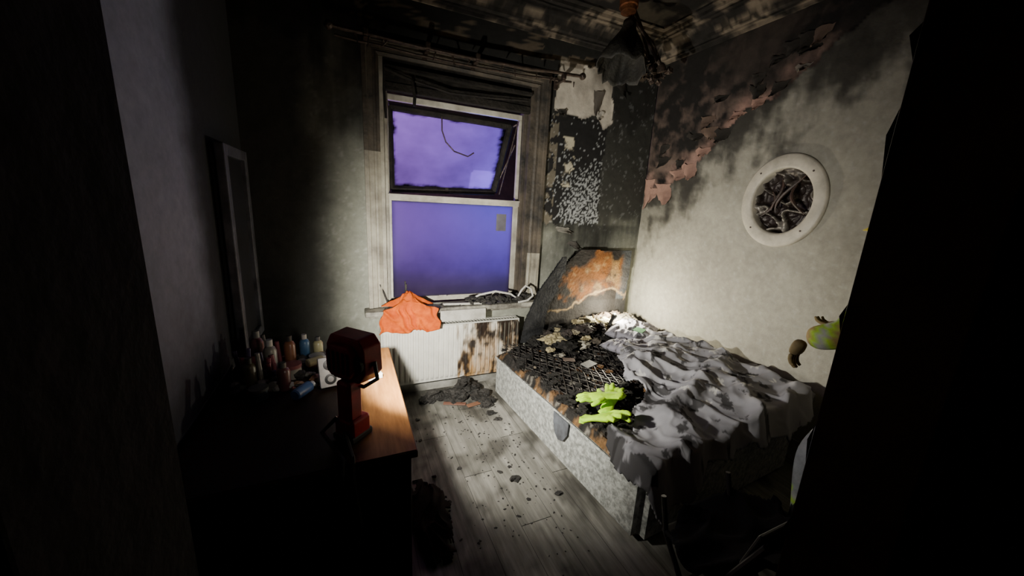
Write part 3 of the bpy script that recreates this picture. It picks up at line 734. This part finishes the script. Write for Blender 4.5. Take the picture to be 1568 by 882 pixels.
# shade painted into the top left of the lamp; orange varnish to its right
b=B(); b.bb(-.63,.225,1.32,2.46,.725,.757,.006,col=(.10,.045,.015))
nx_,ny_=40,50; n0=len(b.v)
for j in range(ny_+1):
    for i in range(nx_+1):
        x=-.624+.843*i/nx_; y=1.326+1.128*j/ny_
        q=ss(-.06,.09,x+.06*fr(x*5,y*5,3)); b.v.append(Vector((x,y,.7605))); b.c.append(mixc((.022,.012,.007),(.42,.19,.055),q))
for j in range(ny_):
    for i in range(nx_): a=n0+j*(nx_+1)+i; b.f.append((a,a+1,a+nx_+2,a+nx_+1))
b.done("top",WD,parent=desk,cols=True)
WDK=mat("dark_desk_carcass",(.03,.018,.011),(.018,.011,.007),scale=5,rough=.6,spec=.2)
b=B(); b.bb(-.62,.20,1.34,1.37,.0,.724,.003); b.bb(-.62,.20,2.41,2.44,.0,.724,.003); b.bb(-.62,-.59,1.37,2.41,.1,.724,.003)
b.bb(.16,.19,1.37,2.41,.60,.722,.003); b.bb(-.55,.10,1.325,1.338,.50,.68,.004); b.bb(-.55,.10,1.325,1.338,.28,.46,.004)
b.done("carcass",WDK,parent=desk)
b=B()
for z in (.59,.37): b.lathe((-.22,1.325,z),(0,-1,0),[(0,.006),(.012,.006),(.015,.016),(.024,.014),(.026,.006)],14)
b.done("drawer_knobs",METALD,parent=desk)
# ------------------------------------------------------------------ red work light on the desk
wl=empty("red_work_light")
RED=mat("red_plastic",(.40,.008,.016),(.25,.005,.010),scale=20,rough=.45,bump=.05)
BLK=mat("black_rubber",(.015,.015,.015),(.03,.03,.03),scale=20,rough=.6,bump=.05)
hx,hy,hz=0.0,1.52,1.115
ang=-48
RH=RZ(ang)
def WLp(p): return Vector((hx,hy,hz))+RH@Vector(p)
b=B()
poly=[(-.10,-.055),(-.10,.05),(-.075,.095),(.07,.095),(.10,.06),(.105,-.045),(.07,-.09),(-.065,-.09)]
b.prism(poly,lambda x,z:WLp((x,-.045,z)),lambda x,z:WLp((x*1.06,.045,z*1.06)))
b.prism([(x*.7,z*.7) for x,z in poly],lambda x,z:WLp((x,-.075,z)),lambda x,z:WLp((x,-.045,z)))
b.box(WLp((0,-.03,-.20)),(.075,.07,.22),RH,.012); b.box(WLp((0,-.02,-.30)),(.105,.10,.09),RH,.012)
o=b.done("housing",RED,parent=wl); md=o.modifiers.new("b",'BEVEL'); md.width=.006; md.segments=2
b=B()
for k in range(5): b.box(WLp((-.05+.025*k,-.077,0)),(.008,.008,.09),RH,.002)
b.lathe(WLp((.075,-.048,-.005)),RH@Vector((0,-1,0)),[(0,.03),(.012,.03),(.016,.022),(.012,.018)],22)
b.box(WLp((0,-.02,-.338)),(.11,.115,.03),RH,.008); b.tube([WLp((-.112,0,.0)),WLp((-.125,0,-.07)),WLp((-.05,0,-.125)),WLp((.05,0,-.125)),WLp((.125,0,-.07)),WLp((.112,0,.0))],.008,8)
b.tube([WLp((-.03,-.07,-.25)),WLp((-.06,-.12,-.30)),(-.05,1.33,.775),(-.055,1.295,.74),(-.06,1.29,.5),(-.03,1.29,.30),(.0,1.29,.5),(-.02,1.295,.72),(-.02,1.34,.775),WLp((.02,-.08,-.30))],.009,6)
b.done("trim_and_strap",BLK,parent=wl)
b=B(); b.prism([(x*.92,z*.92) for x,z in poly],lambda x,z:WLp((x,.046,z)),lambda x,z:WLp((x,.050,z)))
lm=bpy.data.materials.new("led_panel"); lm.use_nodes=True; lm.node_tree.nodes["Principled BSDF"].inputs["Base Color"].default_value=(.9,.9,.9,1); lm.node_tree.nodes["Principled BSDF"].inputs["Emission Color"].default_value=(1,.95,.84,1); lm.node_tree.nodes["Principled BSDF"].inputs["Emission Strength"].default_value=40
b.done("led_lens",lm,parent=wl)
# ------------------------------------------------------------------ desk clutter: one group of toiletries
dt=empty("desk_toiletries")
def item(name,parts,m=ATTRG,parent=None): 
    b=B()
    for fn in parts: fn(b)
    o=b.done(name,m,cols=True,parent=parent); autosmooth(o,35); return o
def bottle(x,y,r,h,c,cap,z=.762):
    return lambda b:(b.lathe((x,y,z),(0,0,1),[(0,r*.9),(.004,r),(h*.68,r),(h*.78,r*.75),(h*.82,r*.4)],20,c),b.lathe((x,y,z+h*.82),(0,0,1),[(0,r*.5),(h*.18,r*.5),(h*.182,r*.4)],16,cap))
def jar(x,y,r,h,c,cap,z=.762):
    return lambda b:(b.lathe((x,y,z),(0,0,1),[(0,r*.92),(.005,r),(h*.75,r)],22,c),b.lathe((x,y,z+h*.75),(0,0,1),[(0,r*1.05),(h*.24,r*1.05),(h*.25,r*.95)],22,cap))
def lyingcan(c0,c1,r,c,z=.762):
    a=Vector((*c0,z+r)); d=Vector((*c1,z+r))-a; L=d.length
    return lambda b:(b.lathe(a,d,[(0,r*.8),(.006,r),(L*.78,r),(L*.84,r*.7)],20,c),b.lathe(a+d.normalized()*L*.84,d,[(0,r*.62),(L*.15,r*.6),(L*.16,r*.4)],16,(.7,.7,.7)))
W=(.6,.6,.58)
item("bottle_1",[bottle(-.42,2.24,.033,.20,(.3,.28,.24),W)],parent=dt)
item("bottle_2",[bottle(-.34,2.34,.03,.18,(.3,.12,.06),(.05,.05,.05))],parent=dt)
item("bottle_3",[bottle(-.27,2.40,.028,.16,(.08,.2,.4),W)],parent=dt)
item("bottle_4",[bottle(-.49,2.10,.03,.16,(.12,.1,.06),(.1,.1,.09))],parent=dt)
item("bottle_5",[bottle(-.33,2.02,.03,.15,(.14,.05,.05),(.15,.15,.14))],parent=dt)
item("bottle_6",[bottle(-.50,2.35,.035,.22,(.15,.05,.06),(.2,.2,.2))],parent=dt)
item("bottle_7",[bottle(-.20,2.42,.028,.13,(.5,.45,.25),(.1,.1,.1))],parent=dt)
item("jar_1",[jar(-.20,2.30,.04,.06,(.62,.6,.55),(.5,.5,.48))],parent=dt)
item("jar_2",[jar(-.31,2.16,.045,.08,(.4,.36,.3),(.3,.1,.1))],parent=dt)
item("jar_3",[jar(-.43,1.96,.04,.06,(.06,.08,.1),(.12,.12,.12))],parent=dt)
item("can_1",[lyingcan((-.27,1.88),(-.20,1.99),.028,(.1,.2,.45))],parent=dt)
item("can_2",[lyingcan((-.12,2.24),(-.05,2.38),.025,(.65,.63,.6))],parent=dt)
item("tube_of_cream",[lyingcan((-.24,2.18),(-.15,2.24),.024,(.5,.47,.3),.80)],parent=dt)
b=B()
for i in range(130):
    x=U(-.56,-.04); y=U(2.0,2.42); s=U(.008,.034); b.blob((x,y,.765+s*.6),(s,s*.8,s*.7),i,.3,2,col=random.choice([(.03,.027,.025)]*4+[(.2,.18,.16),(.25,.14,.08),(.35,.33,.3),(.08,.13,.22),(.2,.06,.06)]))
for i in range(26):
    x=U(-.58,-.34); y=U(2.1,2.44); b.tube([(x,y,.765),(x+U(-.02,.02),y,.765+U(.05,.18))],.011,8,random.choice([(.2,.05,.06),(.1,.08,.15),(.3,.28,.25),(.05,.045,.04),(.15,.1,.18)]))
b.done("brushes_and_lids",ATTR,parent=dt,cols=True)
def sock(b):
    Rm=RZ(12)@RX(70); c=Vector((-.12,1.99,.845))
    b.box(c,(.10,.155,.035),RZ(12)@RX(70),.006,(1,1,.98))
    for s in (-.037,.037):
        p=c+Rm@Vector((0,s,.018)); b.lathe(p,Rm@Vector((0,0,1)),[(0,.028),(.002,.028),(.0025,.022)],20,(.03,.03,.03)); b.lathe(p+Rm@Vector((0,0,.0025)),Rm@Vector((0,0,1)),[(0,.015),(.002,.015),(.0025,.01)],16,(.6,.6,.6))
item("twin_speaker_box",[sock])
def boxf(c,d,rz,col,col2): return lambda b:(b.box(c,d,RZ(rz),.003,col),b.box((c[0],c[1],c[2]+d[2]/2+.001),(d[0]*.7,d[1]*.6,.002),RZ(rz),0,col2))
item("soap_box",[boxf((.10,2.02,.778),(.08,.06,.03),15,(.75,.74,.68),(.5,.5,.48))],ATTR)
item("charger_plug",[boxf((.06,2.30,.775),(.05,.05,.026),-10,(.65,.64,.6),(.4,.4,.4)),lambda b:b.tube([(.06,2.33,.775),(.10,2.36,.768),(.14,2.28,.767),(.12,2.18,.767)],.003,6,(.6,.6,.58))],ATTR)
# ------------------------------------------------------------------ framed mirror leaning at left wall
mr_=empty("framed_mirror")
y0,y1,z0,z1=2.47,2.97,.78,1.99; xm=-.60
b=B()
def mbar(a0,a1,b0,b1): b.bb(xm-.02,xm+.025,a0,a1,b0,b1,.006)
mbar(y0,y0+.06,z0,z1); mbar(y1-.06,y1,z0,z1); mbar(y0+.06,y1-.06,z1-.06,z1); mbar(y0+.06,y1-.06,z0,z0+.06)
b.done("frame",mat("mirror_frame_grey",(.10,.10,.12),(.035,.035,.04),scale=8,rough=.5),parent=mr_)
b=B(); b.bb(xm-.01,xm,y0+.05,y1-.05,z0+.05,z1-.05); b.done("smoked_glass",mat("smoked_mirror",(.04,.04,.05),(.025,.025,.025),rough=.35,metal=.4,bump=.02),parent=mr_)
b=B(); b.bb(xm-.045,xm-.02,y0+.02,y1-.02,z0,z1-.02); b.done("backing",BLK,parent=mr_)
# ------------------------------------------------------------------ folding chair, bottom right
ch=empty("folding_chair")
DKM=mat("chair_black_metal",(.02,.018,.016),(.035,.03,.03),scale=10,rough=.6)
b=B(); cx0,cx1,cy0,cy1=1.14,1.58,.52,.88
for x in (cx0,cx1):
    b.tube([(x,cy1+.06,.0),(x,cy0+.10,.46),(x,cy0-.02,.76)],.011,8)
    xi=x+.02 if x==cx0 else x-.02
    b.tube([(xi,cy0,.0),(xi,cy1-.02,.45),(xi,cy1+.02,.60)],.011,8)
b.tube([(cx0,cy1-.03,.14),(cx1,cy1-.03,.14)],.008,8); b.tube([(cx0,cy0+.04,.12),(cx1,cy0+.04,.12)],.008,8)
b.done("frame",DKM,parent=ch)
b=B(); b.bb(cx0+.01,cx1-.01,cy0+.08,cy1,.445,.475,.012); b.box(((cx0+cx1)/2,cy0+.02,.70),(cx1-cx0,.02,.16),RX(14),.008); b.done("seat_and_back",BLK,parent=ch)
o=sheet("draped_jacket",mat("dark_cloth",(.010,.010,.011),(.018,.018,.02),rough=.95,spec=.1),lambda u,v:(1.10+.62*u+.02*math.sin(v*9),.50+.40*v,.50+.03*wr(u*3,v*3,5)+(.12*ss(.5,0,v))),40,40,lambda u,v:(u-.5)**2+(v-.5)**2<.27+.05*fr(u*3,v*3,2),.02); o.parent=ch
# ------------------------------------------------------------------ floor debris (one group)
fd=empty("floor_debris")
b=B()
def heap(cx,cy,rx,ry,h,n):
    for i in range(n):
        a=U(0,6.28); r=R()**.5; x=cx+rx*r*math.cos(a); y=cy+ry*r*math.sin(a); s=U(.015,.05)
        b.blob((x,min(y,3.04),s*.4+h*(1-r)*R()),(s*U(.7,1.8),s,s*U(.4,1)),i,.9,2,5,rot=RZ(U(0,180)))
heap(.93,2.95,.17,.07,.20,50); heap(.62,2.97,.1,.05,.07,12); heap(1.06,2.84,.06,.14,.05,18)
o=b.done("burnt_rubble_heap",CHAR,parent=fd)
b=B()
for i in range(260):
    y=1.1+1.7*R()**.6; x=U(.32,1.15)
    if R()<.5: x=U(.75,1.15)
    s=U(.002,.007)*(1.9 if R()<.10 else 1)
    b.blob((x,y,s*.3),(s*U(.8,2),s,s*.4),i,.9,1,6,rot=RZ(U(0,180)))
for (x,y,s) in [(1.05,2.60,.03),(1.08,2.5,.022),(.93,1.83,.026),(1.14,1.62,.016),(.62,2.05,.012)]:
    b.blob((x,y,s*.3),(s*1.5,s,s*.5),x*9,.9,2,5)
b.done("scattered_char_chips",CHAR,parent=fd)
b=B()
b.box((1.0,2.78,.012),(.22,.045,.012),RZ(10),.004,(.25,.12,.07)); b.box((.80,2.84,.010),(.2,.04,.01),RZ(-22),.004,(.20,.09,.06)); b.done("broken_wood_slats",ATTR,parent=fd,cols=True)
o=sheet("dropped_dark_clothes",mat("dark_brown_cloth",(.03,.02,.018),(.015,.012,.012),rough=.95,spec=.1),lambda u,v:(.23+.26*u,1.42+.62*v,.006+.05*math.sin(math.pi*u)**.7*math.sin(math.pi*v)**.6+.03*wr(u*3,v*4,3)*math.sin(math.pi*u)*math.sin(math.pi*v)),40,50,lambda u,v:((u-.45)/.5)**2+((v-.5)/.5)**2<1+.9*fr(u*4,v*4,7),.006)
# ------------------------------------------------------------------ firefighter
ff=empty("firefighter")
def skinbody(name,nodes,edges,m,colf=None,sub=2):
    me=bpy.data.meshes.new(name); names=list(nodes); me.from_pydata([nodes[k][0] for k in names],[(names.index(a),names.index(c)) for a,c in edges],[])
    o=bpy.data.objects.new(name,me); COL.objects.link(o)
    s=o.modifiers.new("sk",'SKIN'); s.use_smooth_shade=True
    for i,k in enumerate(names):
        r=nodes[k][1]; r=r if isinstance(r,tuple) else (r,r)
        me.skin_vertices[0].data[i].radius=r; me.skin_vertices[0].data[i].use_root=(i==0)
    u=o.modifiers.new("su",'SUBSURF'); u.levels=sub; u.render_levels=sub
    dg=bpy.context.evaluated_depsgraph_get(); dg.update()
    m2=bpy.data.meshes.new_from_object(o.evaluated_get(dg)); bpy.data.objects.remove(o)
    o=bpy.data.objects.new(name,m2); COL.objects.link(o); m2.materials.clear(); m2.materials.append(m)
    for p in m2.polygons: p.use_smooth=True
    if colf:
        a=m2.color_attributes.new("Col",'FLOAT_COLOR','POINT')
        for i,v in enumerate(m2.vertices): a.data[i].color=(*colf(v.co),1)
    o.parent=ff; return o
fx,fy=2.54,.74
def P(dx,dy,z): return (fx+dx,fy+dy,z)
nodes={"pel":(P(0,0,.98),(.17,.13)),"wa":(P(0,.02,1.12),(.165,.13)),"che":(P(0,.05,1.33),(.185,.14)),"sh":(P(0,.07,1.48),(.15,.11)),"nk":(P(0,.085,1.58),(.065,.065)),"hd":(P(0,.10,1.64),(.06,.06)),
"ls":(P(-.17,.07,1.47),.085),"le":(P(-.29,.13,1.22),.080),"lf1":(P(-.32,.20,1.18),.074),"lw":(P(-.34,.29,1.14),.062),
"rs":(P(.17,.07,1.47),.085),"re":(P(.27,.12,1.22),.068),"rw":(P(.22,.33,1.14),.05),
"lh":(P(-.10,0,.90),.115),"lk":(P(-.30,.15,.52),.085),"la":(P(-.30,.11,.12),.065),"lf":(P(-.30,.11,.06),.055),
"rh":(P(.10,0,.90),.115),"rk":(P(.12,.05,.52),.085),"ra":(P(.12,.0,.12),.065),"rf":(P(.12,.0,.06),.055)}
edges=[("pel","wa"),("wa","che"),("che","sh"),("sh","nk"),("nk","hd"),("sh","ls"),("ls","le"),("le","lf1"),("lf1","lw"),("sh","rs"),("rs","re"),("re","rw"),("pel","lh"),("lh","lk"),("lk","la"),("la","lf"),("pel","rh"),("rh","rk"),("rk","ra"),("ra","rf")]
TAN=(.40,.28,.10); YEL=(.50,.80,.06); SIL=(.5,.5,.48)
def ffc(p):
    x,y,z=p.x-fx,p.y-fy,p.z
    arm=abs(x)>.19 and 1.0<z<1.5
    if arm:
        if y<.14:
            if 1.28<z<1.36: return SIL if 1.305<z<1.335 else YEL
        if .16<y<.25: return YEL if not .19<y<.22 else SIL
        return TAN
    if 1.06<z<1.15: return SIL if 1.085<z<1.125 else YEL
    if 1.30<z<1.38 : return SIL if 1.325<z<1.355 else YEL
    if .22<z<.30: return SIL if .245<z<.275 else YEL
    return TAN if z>.88 else (.30,.31,.33)
skinbody("turnout_gear",nodes,edges,mat("turnout_fabric",(1.05,1.05,1.05),(.75,.75,.75),scale=15,rough=.8,bump=.3,attr=True),ffc)
def hand(name,w,dirv,side,mm):
    d=Vector(dirv).normalized(); s=Vector((side,0,0)); s=(s-d*s.dot(d)).normalized(); n_=d.cross(s)
    w=Vector(w); nd={"w":(w,.036),"p":(w+d*.055,(.046,.028)),"k":(w+d*.10,(.046,.024))}; ed=[("w","p"),("p","k")]
    skinbody(name+"_palm",nd,ed,mm)
    for i,(o_,l) in enumerate([(-.033,.07),(-.011,.08),(.011,.075),(.033,.058)]):
        b0=w+d*.085+s*o_; skinbody(name+"_finger_%d"%(i+1),{"a":(b0,.011),"b":(b0+d*l*.5-n_*.004,.0105),"c":(b0+d*l*.85-n_*.02*1,.010),"e":(b0+d*l*.95-n_*.04,.008)},[("a","b"),("b","c"),("c","e")],mm,None,1)
    b0=w+d*.03-s*.03; skinbody(name+"_thumb",{"a":(b0,.013),"b":(b0-s*.03+d*.03,.012),"c":(b0-s*.035+d*.065,.010)},[("a","b"),("b","c")],mm,None,1)
GLV=mat("fire_glove",(.22,.16,.07),(.12,.085,.04),rough=.8)
hand("left_glove",P(-.342,.300,1.130),(.05,.25,-.95),-1,GLV); hand("right_glove",P(.215,.35,1.135),(-.1,.9,-.1),1,GLV)
SKN=mat("skin",(.55,.34,.26),(.45,.27,.2),scale=30,rough=.6,bump=.05)
b=B(); hc=Vector(P(0,.11,1.715))
bm=bmesh.new(); bmesh.ops.create_uvsphere(bm,u_segments=32,v_segments=24,radius=1)
for v in bm.verts:
    x,y,z=v.co; sx=.075*(1-.18*max(0,-z)); q=Vector((x*sx,y*.095,z*.118))
    if y>0.5 and z<-.35: q.y+=.008
    if y>.75:
        q.y+=.028*math.exp(-(x/.16)**2-((z+.12)/.2)**2)
        q.y-=.010*math.exp(-((abs(x)-.36)/.16)**2-((z-.08)/.13)**2)
        q.y+=.007*math.exp(-(x/.3)**2-((z+.48)/.07)**2)
    v.co=q+hc
bm.verts.index_update(); b.add([v.co for v in bm.verts],[[v.index for v in f.verts] for f in bm.faces]); bm.free()
for s in (-1,1): b.blob(hc+Vector((s*.077,0,-.005)),(.012,.022,.034),s,.1,2)
b.done("head",SKN,True,ff)
b=B()
for s in (-1,1): b.blob(hc+Vector((s*.028,.083,.010)),(.012,.009,.009),1,0,2)
b.done("eyes",mat("eye_white",(.7,.7,.7),(.6,.6,.6),rough=.2,bump=0),True,ff)
b=B(); Vh=[]
for j in range(13):
    t=j/12; ph=t*math.pi/2
    for k in range(40):
        th=2*math.pi*k/40; brim=.05*ss(.12,0,t)*(1.0+.7*max(0,-math.sin(th)))
        Vh.append(hc+Vector((0,0,.02))+Vector(((.115*math.cos(ph)+brim)*math.cos(th),(.14*math.cos(ph)+brim)*math.sin(th),.15*math.sin(ph)-.015*ss(.12,0,t))))
b.add(Vh,[(j*40+k,j*40+(k+1)%40,(j+1)*40+(k+1)%40,(j+1)*40+k) for j in range(12) for k in range(40)])
b.tube([hc+Vector((0,-.15+.30*t,.03+.155*math.sin(math.pi*t))) for t in [i/12 for i in range(13)]],.014,8)
o=b.done("helmet",mat("helmet_yellow",(.75,.62,.06),(.6,.48,.04),rough=.35,bump=.03),True,ff); s=o.modifiers.new("s",'SOLIDIFY'); s.thickness=.004
b=B()
for s,q in ((-.30,.11),(.12,0)):
    b.blob((fx+s,fy+q+.05,.05),(.058,.15,.052),s,.1,3); b.lathe((fx+s,fy+q,.05),(0,0,1),[(0,.065),(.15,.072),(.2,.07)],16); b.box((fx+s,fy+q+.05,.012),(.11,.29,.024),None,.01)
b.done("boots",BLK,True,ff)
# ------------------------------------------------------------------ lights
def light(name,typ,loc,power,col,size=.05,target=None,**kw):
    d=bpy.data.lights.new(name,typ); d.energy=power; d.color=col
    if typ=='AREA': d.size=size
    else: d.shadow_soft_size=size
    for k,v in kw.items(): setattr(d,k,v)
    o=bpy.data.objects.new(name,d); COL.objects.link(o); o.location=loc
    if target is not None: o.rotation_euler=(Vector(target)-Vector(loc)).to_track_quat('-Z','Y').to_euler()
    return o
lp=WLp((0,.065,0))
light("work_light_beam",'SPOT',lp,280,(1,.97,.86),.03,tuple(Vector(lp)+RH@Vector((0,1.0,-.12))),spot_size=math.radians(134),spot_blend=.80)
light("flashlight_beam",'POINT',tb+td*.03+Vector((0,0,.03)),50,(1,.93,.72),.02)
light("police_blue",'AREA',(1.9,4.3,2.0),14,(.08,.10,1),1.2,(1.2,3.3,1.6))
light("police_violet",'AREA',(.3,4.4,2.6),19,(.58,.26,1),1.6,(.9,3.3,1.7))
light("police_strobe",'POINT',(1.20,3.75,1.66),1.2,(.10,.18,1),.08)
light("jamb_fill_spot",'SPOT',(-.45,-.45,1.85),1.6,(1,.7,.42),.05,(.75,.24,1.45),spot_size=math.radians(48),spot_blend=1.0)  # added unseen spot that brightens the right door jamb
w=bpy.data.worlds.new("night"); SC.world=w; w.use_nodes=True
bg=w.node_tree.nodes["Background"]; bg.inputs[0].default_value=(.02,.03,.08,1); bg.inputs[1].default_value=.12
